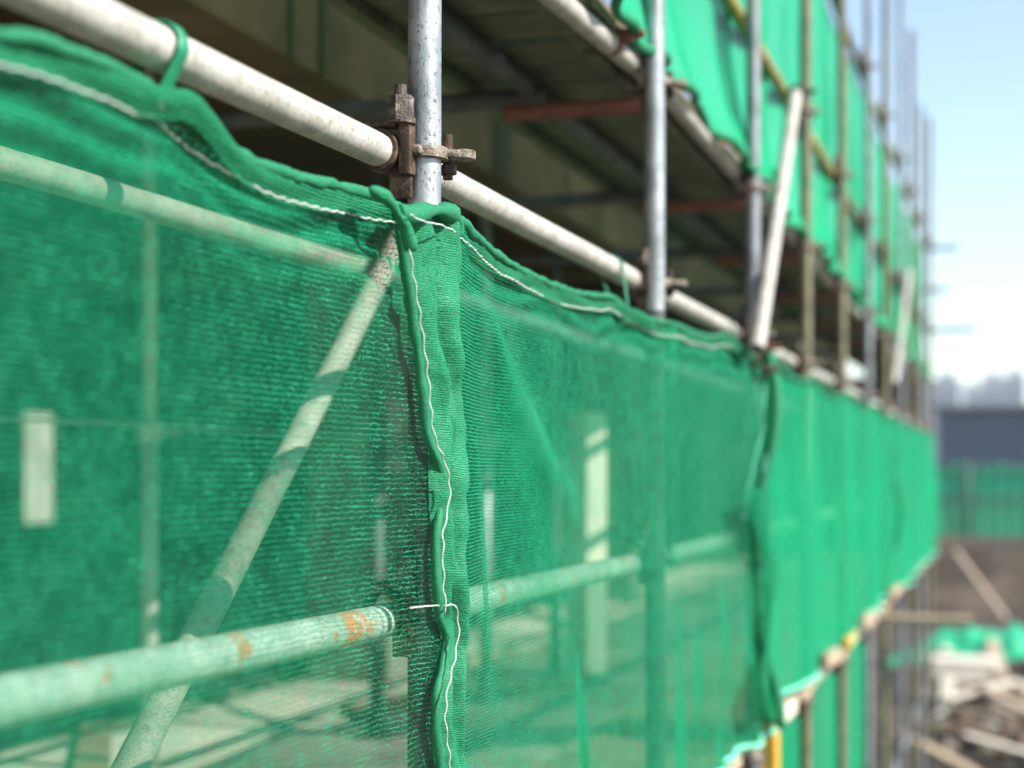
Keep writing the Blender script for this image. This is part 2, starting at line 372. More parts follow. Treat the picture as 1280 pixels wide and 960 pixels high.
# ---------------------------------------------------------------- braces and props
pipe('diagonal_brace', P(946, 437, DS-.052), P(994, 118, DS-.052), 'cream', 'cream white diagonal brace leaning across the third standard in front of the upper net', 'brace', None, .025)
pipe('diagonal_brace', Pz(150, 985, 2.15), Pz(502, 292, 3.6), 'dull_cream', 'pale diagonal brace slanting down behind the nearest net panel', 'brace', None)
pipe('diagonal_brace', P(1118, 480, DS-.05), P(1136, 340, DS-.05), 'cream', 'small pale yellowish diagonal brace near the far end of the upper net', 'brace', None)
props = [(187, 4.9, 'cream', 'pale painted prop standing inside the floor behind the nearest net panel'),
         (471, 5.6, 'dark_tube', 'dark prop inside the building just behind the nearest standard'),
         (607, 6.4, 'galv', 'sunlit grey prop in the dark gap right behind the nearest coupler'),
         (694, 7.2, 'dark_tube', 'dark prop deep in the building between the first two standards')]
for px, z, m, lb in props:
    p = Pz(px, 590, z)
    r = empty('floor_prop', (p.x, p.y, hz(-.93)))
    tag(r, lb, 'prop', 'steel props inside the building')
    bm = bmesh.new(); add_pipe(bm, (0,0,.006), (0,0,1.05), .026); build('outer_tube', bm, M[m], r)
    bm = bmesh.new(); add_pipe(bm, (0,0,1.02), (0,0,2.9), .021); build('inner_tube', bm, M[m], r)
    bm = bmesh.new(); add_ring(bm, 'z', (0,0,1.05), .027, .036, .03); add_cyl(bm, (.05,0,1.05), 'x', .006, .11, 8); build('collar', bm, M[m], r, smooth=False)
    bm = bmesh.new(); add_box(bm, (0,0,.004), (.14,.14,.008), .001); build('base_plate', bm, M[m], r, smooth=False)

# ---------------------------------------------------------------- couplers
def make_coupler(loc, turn=28):
    r = empty('scaffold_coupler', loc)
    bm = bmesh.new()
    add_ring(bm, 'z', (0,0,0), .0249, .0345, .0085)
    R20 = Matrix.Rotation(math.radians(turn),3,'Z')
    add_box(bm, R20@Vector((.044,0,.001)), (.034,.032,.0125), .005, R20); add_ring(bm, 'z', R20@Vector((.058,0,.001)), .0001, .017, .0064, 18)
    add_box(bm, (-.004,-.034,0), (.026,.02,.013), .004)
    o = build('standard_clamp', bm, M['castlug'], r); shade_auto(o)
    bm = bmesh.new()
    add_ring(bm, 'y', (-.051,-.040,0), .0246, .0305, .019)
    add_box(bm, (-.012,-.040,.006), (.018,.026,.085), .003)
    add_box(bm, (-.024,-.033,-.045), (.034,.010,.046), .003); add_box(bm, (-.05,-.04,.038), (.05,.026,.010), .003)
    o = build('ledger_clamp', bm, M['rust'], r); shade_auto(o)
    bm = bmesh.new(); add_box(bm, (-.026,.030,.012), (.02,.02,.05), .004); o = build('hinge', bm, M['rust'], r); shade_auto(o)
    bm = bmesh.new(); add_cyl(bm, (-.020,-.045,.058), 'z', .0195, .036, 6); add_cyl(bm, (-.020,-.045,.084), 'z', .009, .016, 12)
    add_cyl(bm, (-.020,-.045,.0375), 'z', .022, .003, 18)
    o = build('nut', bm, M['castdark'], r); shade_auto(o, 20)
    bm = bmesh.new(); add_cyl(bm, (.022,.038,.002), 'z', .0075, .066, 12); add_cyl(bm, (.022,.038,-.017), 'z', .0135, .013, 6)
    o = build('bolt', bm, M['rust'], r); shade_auto(o)
    return r
_A = P(150,37,DL); _B = P(541,219,DL); _y = P(531,209,DS).y
coup = make_coupler((-DS, _y, _A.z+(_B.z-_A.z)*(_y-.04-_A.y)/(_B.y-_A.y)))
coup_in = make_coupler((-DS, SY[0]-.006, hz(-.2)), 96)
def lab(o, s): return tag(o, s, 'coupler', 'clamps joining uprights and rails')
lab(coup, 'rusty right angle coupler with big nut, sharp beside the nearest standard, holding the cream handrail')
for i, y in enumerate(SY):
    nm = 'second third fourth fifth sixth seventh eighth ninth tenth farthest'.split()[i-1] if i else 'nearest'
    for lev, h, w in (('handrail', .456, 0), ('mid rail behind the net', -.2, 0), ('deck ledger', -.945, 0), ('upper deck ledger', UL+.004, 1), ('yellow upper rail', 1.5, 3), ('top rail', 2.425, 3)):
        if i < w or (i == 0 and lev == 'handrail') or (lev == 'top rail' and i < 5): continue
        if i == 0 and lev == 'deck ledger': continue
        hh = h
        if i == 1 and lev == 'upper deck ledger': hh = P(822,104,DS).z-CZ
        yy = y-.004
        c = dup(coup_in if lev in ('mid rail behind the net', 'deck ledger') else coup, (-DS, yy, hz(hh))) if not (i == 0 and lev[:3] == 'mid') else coup_in
        if i == 0: lab(c, 'coupler seen through the nearest net where the rusty mid rail meets the nearest standard')
        else: lab(c, f'rusty coupler where the {lev} crosses the {nm} outer standard')
# red brown swivel clamps
def swivel(loc, lb, mat='red'):
    r = empty('swivel_clamp', loc)
    bm = bmesh.new(); add_ring(bm, 'y', (0,0,0), .0247, .034, .014); add_box(bm, (.04,0,.006), (.03,.03,.03), .004)
    o = build('band', bm, M[mat], r); shade_auto(o)
    bm = bmesh.new(); add_cyl(bm, (.055,0,.008), 'x', .010, .05, 8); o = build('bolt', bm, M[mat], r); shade_auto(o)
    return tag(r, lb, 'clamp')
p = P(762, 50, DL); swivel(p, 'red brown clamp round the cream upper ledger before the second standard')
p = P(944, 437, DS-.03); swivel(p, 'red swivel clamp holding the foot of the white diagonal brace')
p = P(943, 465, DS-.03); swivel(p, 'rusty clamp just under the foot of the white brace at the net top', 'rust')
p = P(994, 118, DS-.03); swivel(p, 'grey clamp holding the top of the white diagonal brace', 'castdark')

# ---------------------------------------------------------------- transoms and decks
for i, y in enumerate(SY[:8]):
    if i:
        pipe('transom_tube', (-DL+.02, y-.03, hz(UL-.052)), (-1.19, y-.03, hz(UL-.052)), 'red', f'short red transom tube under the upper deck at the {ORD[i]} standard', 'transom', 'red transom tubes under the upper deck', .0205)
        pipe('transom_tube', (-1.10, y+.035, hz(UL+.0)), (-2.6, y+.035, hz(UL-.0)), 'dark_tube', f'dark transom tube running back into the building from the {ORD[i]} standard', 'transom', 'dark transom tubes tying back to the building')
    pipe('transom_tube', (-DL+.06, y+.06, hz(-1.0)), (-1.45, y+.06, hz(-1.0)), 'olive', f'olive transom tube under the lower deck at the {ORD[i]} standard', 'transom', 'transoms under the lower deck')
for px, py, L, lb in ((1160,311,.30,'thin tube end sticking out of the far end against the sky'), (1160,413,.48,'lower thin tube end sticking out of the far end above the skyline'), (1157,362,.2,'shortest tube end at the far end between two longer ones')):
    p = P(px, py, DS); pipe('transom_tube', (-1.3, p.y, p.z), (-DS+L, p.y, p.z), 'galv_dull', lb, 'transom', 'tube ends sticking out at the far end')
p = P(1106, 772, DS); pipe('transom_tube', (-1.3, p.y, p.z), (-DS+.58, p.y, p.z), 'timber', 'brown tube sticking far out under the lower deck towards the rubble', 'transom')

def deck(name, y0, y1, h, D0, D1, mat, label, group):
    bm = bmesh.new(); L = y1-y0; n = max(1, round(L/.21)); w = L/n
    for k in range(n):
        dz = random.uniform(0,.006)
        add_box(bm, (-(D0+D1)/2+random.uniform(-.015,.015), y0+(k+.5)*w, h+dz), (D1-D0, w-random.choice((.004,.006,.008)), .028), .003)
    for D in (D0+.06, D1-.06):
        add_box(bm, (-D, (y0+y1)/2, h-.030), (.035, L-.02, .03), .003)
    o = build(name, bm, M[mat], loc=Vector((-(D0+D1)/2, y0, h)), smooth=False)
    return tag(o, label, 'plank deck', group)
e0 = SY[0]-1.5
ys = [e0]+SY
slot = P(665, 40, 1.05).y       # the slit of light in the upper deck
cuts = [e0, SY[0]+.1, slot-.012]
deck('plank_deck', e0-.6, SY[0]-.2, hz(1.0), .86, 1.37, 'bamboo', 'grey plank panel overhead before the nearest standard', 'upper deck panels')
deck('plank_deck', SY[0]-.19, slot-.015, hz(1.0), .86, 1.37, 'bamboo', 'grey plank panel overhead ending at the slit of light', 'upper deck panels')
deck('plank_deck', slot+.015, SY[1]+.12, hz(1.0), .86, 1.37, 'bamboo', 'grey plank panel overhead from the slit of light to the second standard', 'upper deck panels')
yy = SY[1]+.13
for i in range(2, 11):
    y2 = SY[i]+.1
    deck('plank_deck', yy, y2, hz(1.0), .86, 1.37, 'bamboo', f'grey plank panel overhead reaching the {ORD[i]} standard', 'upper deck panels'); yy = y2+.012
yy = .3
for i in range(11):
    y2 = SY[i]+.1
    deck('plank_deck', yy, y2, hz(-.905), .80, 1.37, 'timber', f'timber plank panel underfoot behind the net reaching the {ORD[i]} standard', 'lower deck panels'); yy = y2+.012
# loose plank ends showing under the bright net hem
for k, (px, py, L, m) in enumerate(((985, 888, .30,'pale_timber'), (1040, 822, .5,'timber'), (1062, 800,.35,'orange'), (1085, 775, .6,'timber'), (1120, 738, 1.0,'timber'))):
    p = P(px, py, DS-.055)
    box('deck_plank', p, (.03, L, .05+.015*(k%2)), m, ['pale plank end under the net hem by the yellow orange post','tan plank edge below the gap in the bright net','short yellow edge piece on the deck line','long tan plank edge further along the deck line','farthest tan plank edge on the deck line'][k], 'plank', 'plank edges along the deck line', .004, Matrix.Rotation(random.uniform(-.05,.05),3,'X'))

# ---------------------------------------------------------------- nets
TIES = [P(x, HY, DL).y for x in (200, 763, 905)]
def Dnet(y, q=0):                 # the cloth lies against the rails, and passes outside each standard
    d = .822-.042*max(math.exp(-((y-v)/.24)**2) for v in SY)
    # a tie pulls the top edge in under the rail
    return d+.050*(1-sstep(0, .10, q))*max(math.exp(-((y-v)/.10)**2) for v in TIES)
def PN(px, py, off=0):
    D = .8
    for _ in range(40): D = .65*D+.35*Dnet(P(px, py, D).y)
    return P(px, py, D-off)
def net_surface(name, s0, s1, top, bot, fn, mat, parent, ns, nv, u0=0, gfn=None):
    bm = bmesh.new(); uvl = bm.loops.layers.uv.verify()
    rows = []; ga = bm.verts.layers.float.new('gather')
    for i in range(ns+1):
        s = s0+(s1-s0)*i/ns
        kk = max(math.exp(-((s-v)/.09)**2) for v in SY) if mat in ('net_open','net_mid') else 0
        zt, zb = top(s), bot(s); row = []
        for j in range(nv+1):
            q = j/nv; z = zt+(zb-zt)*q
            dx, dy, dzz = fn(s, q, z)
            dx = dx if mat not in ('net_open','net_mid','net_double') else max(dx, -.010)*(1-kk)+(abs(dx)*.6+.007)*kk
            nv_ = bm.verts.new((-Dnet(s, q)+dx, s+dy, z+dzz)); row.append((nv_, (s+u0, z)))
            if gfn: nv_[ga] = gfn(s, q, z)
        rows.append(row)
    for i in range(ns):
        for j in range(nv):
            a, b, c, d = rows[i][j], rows[i][j+1], rows[i+1][j+1], rows[i+1][j]
            f = bm.faces.new((a[0], b[0], c[0], d[0]))
            for lp, w in zip(f.loops, (a, b, c, d)): lp[uvl].uv = w[1]
    o = build(name, bm, M[mat], parent)
    return o
def roughen(bm, a=.0016, f=130):
    bm.normal_update()
    for v in bm.verts:
        c = v.co; n = v.normal
        v.co = c+n*(a*nz(c.x*f, c.y*f, c.z*f)+a*1.4*nz(c.x*f*.3+7, c.y*f*.3, c.z*f*.3))
def pix_path(pix, D): return catmull([PN(x, y) for x, y in pix], .015)
def table(path): return sorted((p.y, p.z) for p in path)
def hem_and_stitch(parent, path, r, drop, hemmat='net_hem', stitch=True, fn=None):
    bm = bmesh.new()
    path = catmull(path, .007)
    pts = [p+Vector((.004+.002*nz(p.y*30,1,0), 0, .003*nz(p.y*22,0,3))) for p in path]
    ph = random.random()*9
    add_tube(bm, pts, lambda t: r*(1+.28*nz(t*len(pts)*.25, ph, 0)+.12*nz(t*len(pts)*.9,ph,4)), 12, True, True)
    roughen(bm); build('hem', bm, M[hemmat], parent)
    if stitch:
        pp = []
        for k, p in enumerate(path):
            dd = drop(p.y) if callable(drop) else drop
            pp.append(p+Vector((.0085+.002*(k%2), 0, -dd+.0012*math.sin(k*1.9)+.004*nz(p.y*9,3,1))))
        bm = bmesh.new(); add_tube(bm, pp, .0013, 6); build('stitching', bm, M['thread'], parent)

# ---- nearest panel
pix1 = [(-420,-70),(-250,-20),(-150,12),(-60,28),(0,43),(60,56),(120,79),(160,99),(182,109),(198,125),(225,148),(270,179),(320,205),(380,224),(440,238),(478,250),(503,268)]
path1 = pix_path(pix1, DN); tab1 = table(path1)
n1 = empty('safety_net', (0,0,0)); tag(n1, 'see-through green mesh panel nearest the camera, hung in scallops from the cream tube', 'safety net', 'green safety nets on the scaffold')
Y1 = SY[0]
corner = P(503, 268, DN)
def fn1(s, q, z):
    edge = sstep(Y1-.02, Y1-.22, s)
    d = .010*nz(s*2.2, z*1.5, 0)+.004*nz(s*7, z*3, 5)
    # gathers below the hem, fanning into the corner
    tz = z-interp(tab1, s); w = math.exp(-((-tz-.05)/.07)**2)
    a = math.atan2(corner.z-z, max(.02, corner.y-s+.05))
    d += w*.006*math.sin(-tz*150+8*nz(s*3,0,2))*sstep(0,.03,-tz)
    r = math.hypot(corner.z-z, corner.y-s)
    d += .005*math.sin(a*26+3*nz(s*4,z*4,1))*math.exp(-(r/.28)**2)*sstep(.0,.06,r)
    # slack vertical ripples near the seam below the mid rail
    d += .010*math.sin(s*60+z*9)*sstep(hz(-.2), hz(-.5), z)*math.exp(-((s-Y1+.15)/.14)**2)
    dy = .006*nz(s*5, z*5, 8)
    return d*max(.15, 1), dy, 0
def top1(s): return interp(tab1, s)
def g1(s, q, z):
    dn = interp(tab1, s)-z
    w = math.exp(-((dn-.06)/.055)**2)
    g = w*(.16+.22*max(0, math.sin(dn*170+9*nz(s*3,0,2)+2*nz(s*9,z*9,1))))
    g += .10*nz(s*1.6, z*1.3, 11)+.05*sstep(Y1-.35, Y1-1.0, s)-.20*sstep(Y1-.30, Y1-.10, s)*sstep(.08,.2,dn)
    return g
net_surface('mesh_panel', -.1, Y1+.012, top1, lambda s: hz(-.87), fn1, 'net_open', n1, 260, 170, 0, g1)
# doubled fabric strip under the hem
net_surface('hem_fold', -.1, Y1-.03, top1, lambda s: top1(s)-.036-.006*nz(s*8,0,0), lambda s,q,z: tuple(Vector(fn1(s,q,z))+Vector((.004+.003*math.sin(q*3.1),0,0))), 'net_double', n1, 200, 6)
hem_and_stitch(n1, path1, .0074, lambda y: .033-.02*sstep(Y1-.3, Y1-.02, y)+.006*nz(y*4,0,0))

# ---- second panel (nearest seam to the seam at the third standard)
pix2 = [(515,266),(540,263),(563,268),(588,292),(620,320),(660,344),(710,364),(745,370),(762,372),(785,388),(812,400),(838,405),(860,414),(885,421),(905,420),(918,430),(932,440),(948,452)]
path2 = pix_path(pix2, DN-.004); tab2 = table(path2)
n2 = empty('safety_net', (0,0,0)); tag(n2, 'green mesh panel between the gathered seam and the dark fold at the third standard', 'safety net', 'green safety nets on the scaffold')
Ys = P(957, 600, DN).y
def pleat(s, c, w, a):          # sideways shift that folds the cloth over itself
    x = (s-c)/w
    return -a*x*math.exp(-x*x)
def fn2(s, q, z):
    zt = interp(tab2, s); dn = zt-z
    d = .010*nz(s*1.7, z*1.4, 20)+.004*nz(s*6, z*3, 25)
    # drape lines from the top corner at the seam
    c = Y1+.20+1.7*(dn-.10); k = sstep(.06,.14,dn)*sstep(.50,.34,dn)
    d += .022*k*math.exp(-((s-c)/.09)**2); dy = 0
    c = Y1+.10+.25*dn; k = sstep(.25,.4,dn)*sstep(.85,.6,dn)
    dy += pleat(s, c, .022, .05*k)
    # pleats hanging below the mid rail
    lo = sstep(hz(-.20), hz(-.55), z)
    for c, w, aa, sl in ((3.02,.05,.07,.10), (3.95,.06,.05,-.25), (4.35,.07,.06,-.3), (4.75,.08,.07,-.25), (5.05,.07,.06,-.1)):
        cc = c+sl*(hz(-.2)-z)
        dy += pleat(s, cc, w, aa*lo)
        d += .02*lo*math.exp(-((s-cc)/w)**2)
    d += .012*lo*math.sin(s*26+z*7)
    # slack by the far seam
    k = sstep(Ys-.9, Ys, s)
    d += k*(.02*math.sin((z-hz(0))*7+1)+.012*math.sin(s*16+z*4))
    dy += k*.05*math.sin((z-hz(.4))*4.2)
    # scalloped gathers below the hem
    d += .004*math.exp(-((dn-.05)/.06)**2)*math.sin(dn*140+6*nz(s*3,0,2))
    return d, dy, 0
def g2(s, q, z):
    dn = interp(tab2, s)-z
    c = Y1+.20+1.7*(dn-.10); k = sstep(.04,.14,dn)*sstep(.50,.36,dn)
    x = (s-c)/(.05+.16*dn)
    g = .42*k*math.exp(-x*x if x < 0 else -x*x*.22)*(.75+.25*math.sin(s*40-dn*30))
    c = Y1+.42+.9*(dn-.25); k = sstep(.2,.3,dn)*sstep(.62,.5,dn); g += .22*k*math.exp(-((s-c)/.10)**2)
    g += .14*math.exp(-((dn-.05)/.05)**2)*(.5+.5*math.sin(dn*170+8*nz(s*3,0,2)))
    lo = sstep(hz(-.15), hz(-.6), z)
    g += lo*.30*max(0, nz((s+.35*z)*4.2, z*.35, 4))+.10*nz(s*1.5, z*1.1, 15)+.16*sstep(Y1+.6, Ys-.4, s)+.16*math.exp(-((s-SY[1])/.06)**2)
    return g
net_surface('mesh_panel', Y1-.01, Ys+.1, lambda s: interp(tab2, s), lambda s: hz(-.86), fn2, 'net_mid', n2, 560, 140, 0, g2)
net_surface('hem_fold', Y1+.05, Ys, lambda s: interp(tab2, s), lambda s: interp(tab2, s)-.034, lambda s,q,z: (fn2(s,q,z)[0]+.005, fn2(s,q,z)[1], 0), 'net_double', n2, 260, 5)
hem_and_stitch(n2, path2, .0070, lambda y: .030+.006*nz(y*4,0,0))
# bottom cord
def bottom_cord(parent, s0, s1, fn, zb):
    pts = []; k = int((s1-s0)/.02)
    for i in range(k+1):
        s = s0+(s1-s0)*i/k; d = fn(s, 1, zb(s)); pts.append(Vector((-Dnet(s, 1)+d[0]+.004, s+d[1], zb(s)-.004)))
    bm = bmesh.new(); add_tube(bm, pts, .010, 8); build('bottom_cord', bm, M['cord'], parent)
bottom_cord(n2, Y1+.1, Ys, fn2, lambda s: hz(-.86))

# gathered seam of the second panel wrapped over the nearest standard
Lp = [(504,272),(508,310),(514,370),(523,440),(530,500),(533,560),(534,620),(538,690),(541,740),(548,768),(549,800),(542,850),(538,900),(540,970),(542,1060),(538,1200),(540,1330)]
Rp = [(572,270),(572,310),(567,370),(566,440),(569,500),(574,550),(574,610),(568,680),(566,720),(571,752),(572,800),(566,850),(566,900),(574,970),(570,1060),(574,1200),(570,1330)]
Sp = [(490,252),(508,282),(514,325),(521,370),(528,415),(536,480),(542,540),(556,578),(562,605),(560,635),(554,668),(554,715),(556,750),(557,768)]
Sp2 = [(557,757),(568,757),(573,775),(572,800),(566,835),(559,865),(557,900),(561,940),(564,980),(560,1060),(566,1200),(562,1330)]
Lt = sorted((P(x,y,DN).z, P(x,y,DN).y) for x, y in Lp); Rt = sorted((P(x,y,DN).z, P(x,y,DN).y) for x, y in Rp)
bm = bmesh.new(); uvl = bm.loops.layers.uv.verify(); NV, NQ = 260, 36; rows = []
ztop = P(540,274,DN).z; zbot = hz(-.87)
for j in range(NV+1):
    z = ztop+(zbot-ztop)*j/NV
    yl, yr = interp(Lt, z), interp(Rt, z); row = []
    for k in range(NQ+1):
        q = k/NQ
        b = .022*math.sin(math.pi*min(1,max(0,q)))**.55
        b += .010*math.sin(q*11+5*nz(z*6,0,0))*math.sin(math.pi*q)
        b += .010*nz(q*3, z*16, 2)*math.sin(math.pi*q)+.002*nz(q*9, z*45, 5)
        b -= .016*math.exp(-((q-.40-.14*nz(z*5,3,3))/.08)**2)
        row.append((bm.verts.new((-DN+.002+b, yl+(yr-yl)*q, z+.004*nz(q*4,z*9,9)*(0 if j in (0,) else 1))), (q*.09, z)))
    rows.append(row)
for j in range(NV):
    for k in range(NQ):
        a, b, c, d = rows[j][k], rows[j+1][k], rows[j+1][k+1], rows[j][k+1]
        f = bm.faces.new((a[0], b[0], c[0], d[0]))
        for lp, w in zip(f.loops, (a, b, c, d)): lp[uvl].uv = w[1]
roughen(bm, .0012, 110); build('gathered_fold', bm, M['net_fold'], n2)
# rolled edge left of the stitch
roll = catmull([P(x-9, y, DN-.013) for x, y in Sp[1:]]+[P(x-13, y, DN-.013) for x, y in Sp2[3:]], .012)
bm = bmesh.new(); add_tube(bm, [p+Vector((.003*nz(p.z*14,0,1),0,0)) for p in roll], lambda t: .0068*(1+.45*nz(t*22,2,2)+.2*nz(t*70,1,1)), 14, True, True); roughen(bm)
build('rolled_edge', bm, M['net_hem'], n2)
def stitch_line(pix, D, off=0):
    pts = catmull([P(x, y, D) for x, y in pix], .006)
    bm = bmesh.new(); add_tube(bm, [p+Vector((.0015*math.sin(i*1.1), .0009*math.sin(i*1.7), 0)) for i, p in enumerate(pts)], .0012, 6)
    build('stitching', bm, M['thread'], n2)
stitch_line(Sp[1:], DN-.0325); stitch_line(Sp2, DN-.0325)
stitch_line([(512,760),(530,758),(545,757),(558,757)], DN-.016)
stitch_line([(512,268),(530,277),(550,281),(570,290)], DN-.042)
# twisted strip coming over the corner, and the loop round the standard
tw = catmull([P(462,236,DN-.012), P(482,247,DN-.02), P(497,266,DN-.028), P(508,288,DN-.03), P(513,312,DN-.03)], .008)
bm = bmesh.new(); add_tube(bm, tw, lambda t: .0075*(1+.3*math.sin(t*9))*min(1, .25+t*5), 12, True, True); roughen(bm); build('twisted_edge', bm, M['net_hem'], n2)
lp_ = catmull([P(497,266,DN-.018), P(515,268,DN-.026), P(540,263,DN-.03), P(560,266,DN-.024), P(571,276,DN-.008), P(572,296,DN-.004)], .008)
bm = bmesh.new(); add_tube(bm, lp_, lambda t: .0115*(1+.25*math.sin(t*12)), 12, True, True); roughen(bm, .002, 90); build('corner_roll', bm, M['net_hem'], n2)

for pix in ([(944,476),(948,505),(953,535),(944,575),(934,615),(929,650)], [(957,480),(954,520),(958,552),(955,590)]):
    bm = bmesh.new(); add_tube(bm, catmull([PN(x, y, .05) for x, y in pix], .01), .0018, 6); build('stitching', bm, M['cord'], n2)
# ---- the panels beyond
def far_net(name, s0, s1, mat, label, ph, htop=.39, hbot=-.86, ns=200, nv=60, seam=.06, u0=0):
    r = empty(name, (0,0,0)); tag(r, label, 'safety net', 'green safety nets on the scaffold')
    def top(s): return hz(htop+.020*abs(math.sin((s-s0)*math.pi/.75+.2))*-1+.012*nz(s*2,ph,0))
    def bot(s): return hz(hbot+.02*nz(s*1.3,ph,5)+.05*sstep(s1-.5, s1, s)*0)
    def fn(s, q, z):
        e = math.exp(-((s-s0)/.16)**2)
        d = .03*nz(s*1.1, z*.8, ph)+.014*nz(s*3.2, z*.6, ph+3)+.022*math.sin(s*11+5*nz(s*.8,z*.5,ph))*sstep(.05,.4,q)+.010*nz(s*7,z*2,ph)
        d += .05*e*math.sin(z*6+ph)
        dy = pleat(s, s0+.30+.1*math.sin(z*3+ph), .09, seam*3)+.05*e*math.sin(z*5+ph*2)
        return max(d+.01, -.008), dy, 0
    net_surface('mesh_panel', s0, s1, top, bot, fn, mat, r, ns, nv, 0, lambda s,q,z: .30*max(0,nz(s*3.4+.4*z,z*.3,ph))+.25*math.exp(-((s-s0-.3)/.2)**2)-.22*max(0,nz(s*.9,z*1.2,ph+4)))
    path = [Vector((-Dnet(s0+(s1-s0)*i/120)+fn(s0+(s1-s0)*i/120,0,top(s0+(s1-s0)*i/120))[0], s0+(s1-s0)*i/120+fn(s0+(s1-s0)*i/120,0,top(s0+(s1-s0)*i/120))[1], top(s0+(s1-s0)*i/120))) for i in range(121)]
    hem_and_stitch(r, path, .010, .03, 'net_hem', False)
    bottom_cord(r, s0, s1, fn, bot)
    # curled side edge
    pts = [Vector((-Dnet(s0, q/30)+fn(s0,q/30,hz(htop)+(hbot-htop)*q/30)[0]+.01, s0+fn(s0,q/30,hz(htop)+(hbot-htop)*q/30)[1], hz(htop)+(hbot-htop)*q/30)) for q in range(31)]
    bm = bmesh.new(); add_tube(bm, pts, lambda t: .016*(1+.4*nz(t*9,ph,1)), 10, True, True); build('curled_edge', bm, M['net_hem'], r)
    return r
Ya = P(1030, 590, DN).y; Yb = P(1116, 590, DN).y; Yc = SY[-1]+.1
far_net('safety_net', Ys-.16, Yb, 'net_dense', 'bright dense green panel right of the dark fold at the third standard', 1.3, .385, -.83, 260, 60)
far_net('safety_net', Yb-.05, Yc, 'net_dense', 'farthest bright green panel of the lower row beyond a dark vertical crease', 4.1, .39, -.85, 140, 50, .08)
# dark folded edge piece hanging loose at the seam
bm = bmesh.new(); uvl = bm.loops.layers.uv.verify()
fold = [(930,610,962),(942,660,972),(962,720,980),(955,800,972),(945,860,962),(950,895,965)]
prev = None
fl = catmull([Vector((a,b,c)) for a,b,c in fold], 12)
for v in fl:
    a = P(v.x, v.y, DN-.03); b = P((v.x+v.z)/2, v.y, DN-.055); c = P(v.z, v.y, DN-.025)
    cur = [bm.verts.new(w) for w in (a,b,c)]
    if prev:
        for k in range(2):
            f = bm.faces.new((prev[k], prev[k+1], cur[k+1], cur[k]))
            for lp, (uu, vv) in zip(f.loops, ((k*.05,prev[k].co.z),((k+1)*.05,prev[k].co.z),((k+1)*.05,cur[k].co.z),(k*.05,cur[k].co.z))): lp[uvl].uv = (uu,vv)
    prev = cur
build('loose_fold', bm, M['net_mid'], n2)

# ---- upper net
up_b = [(600,-150),(660,-95),(720,-35),(750,8),(772,36),(792,58),(808,72),(842,112),(866,132),(884,160),(906,188),(930,214),(950,250),(972,288),(1000,318),(1012,336)]
DU = .845
upath = catmull([P(x, y, DU) for x, y in up_b], .02); utab = table(upath)
def upper(s0, s1, label, ph, ns, htop, mat='net_upper', first=False):
    r = empty('safety_net', (0,0,0)); tag(r, label, 'safety net', 'green safety nets on the scaffold')
    bot = (lambda s: interp(utab, s)) if first else (lambda s: hz(.975+.02*math.sin((s-s0)*4.2)+.01*nz(s*3,ph,0)))
    def fn(s, q, z):
        d = Dnet(s, q)-DU-.06*sstep(1,.75,q)+.018*nz(s*1.4,z*.7,ph)+.022*math.sin(s*13+ph+4*nz(s*1.5,z*.5,ph))*sstep(0,.5,q)+.012*nz(s*8,z*2.5,ph)+.05*sstep(.9,1,q)*(.6+nz(s*5,2,ph))
        dy = .03*nz(s*3,z*2,ph+2)+pleat(s, s0+.2, .07, .16)
        return d, dy, 0
    net_surface('mesh_panel', s0, s1, lambda s: hz(htop-.02*abs(math.sin((s-s0)*2.1))), bot, fn, mat, r, ns, 50, 0, lambda s,q,z: .22*max(0,nz(s*4+.5*z,z*.3,ph))-.20*max(0,nz(s*1.2,z*1.4,ph+4)))
    pts = []
    n = int((s1-s0)/.025)
    for i in range(n+1):
        s = s0+(s1-s0)*i/n; f = fn(s,1,bot(s)); pts.append(Vector((-Dnet(s, 1)+f[0]+.004, s+f[1], bot(s))))
    bm = bmesh.new(); add_tube(bm, pts, lambda t: .013*(1+.5*nz(t*n*.12,ph,3)), 10, True, True); build('hem', bm, M['net_hem'], r)
    return r
upper(-.6, SY[0]+.19, 'unseen upper green net over the nearest panel, extended to shade the edge beam', 3.3, 120, 2.75)  # out of view, run on leftwards to keep sun off the edge beam
upper(SY[0]+.2, SY[2]+.01, 'upper green net behind the second standard with a wavy lower hem', 2.2, 160, 2.75, first=True)
upper(SY[2]-.12, SY[4], 'upper green net behind the white brace and yellow rail', 5.1, 120, 2.6)
upper(SY[4]-.12, SY[7], 'upper green net in the middle distance with a straight top against the sky', 7.3, 120, 2.42)
upper(SY[7]-.12, SY[10]+.05, 'farthest and shortest looking upper green net beside the sky', 9.7, 80, 2.36)

# ---- lower net behind the ground lift
r = empty('safety_net', (0,0,0)); tag(r, 'green net low behind the ground posts under the deck', 'safety net', 'green safety nets on the scaffold')
net_surface('mesh_panel', 2.6, SY[6]+.2, lambda s: hz(-.99), lambda s: .15, lambda s,q,z: (Dnet(s, q)-.97+.03*nz(s*1.5,z,3)+.02*math.sin(s*10+2*nz(s,z,1)), 0, 0), 'net_dense', r, 200, 40)

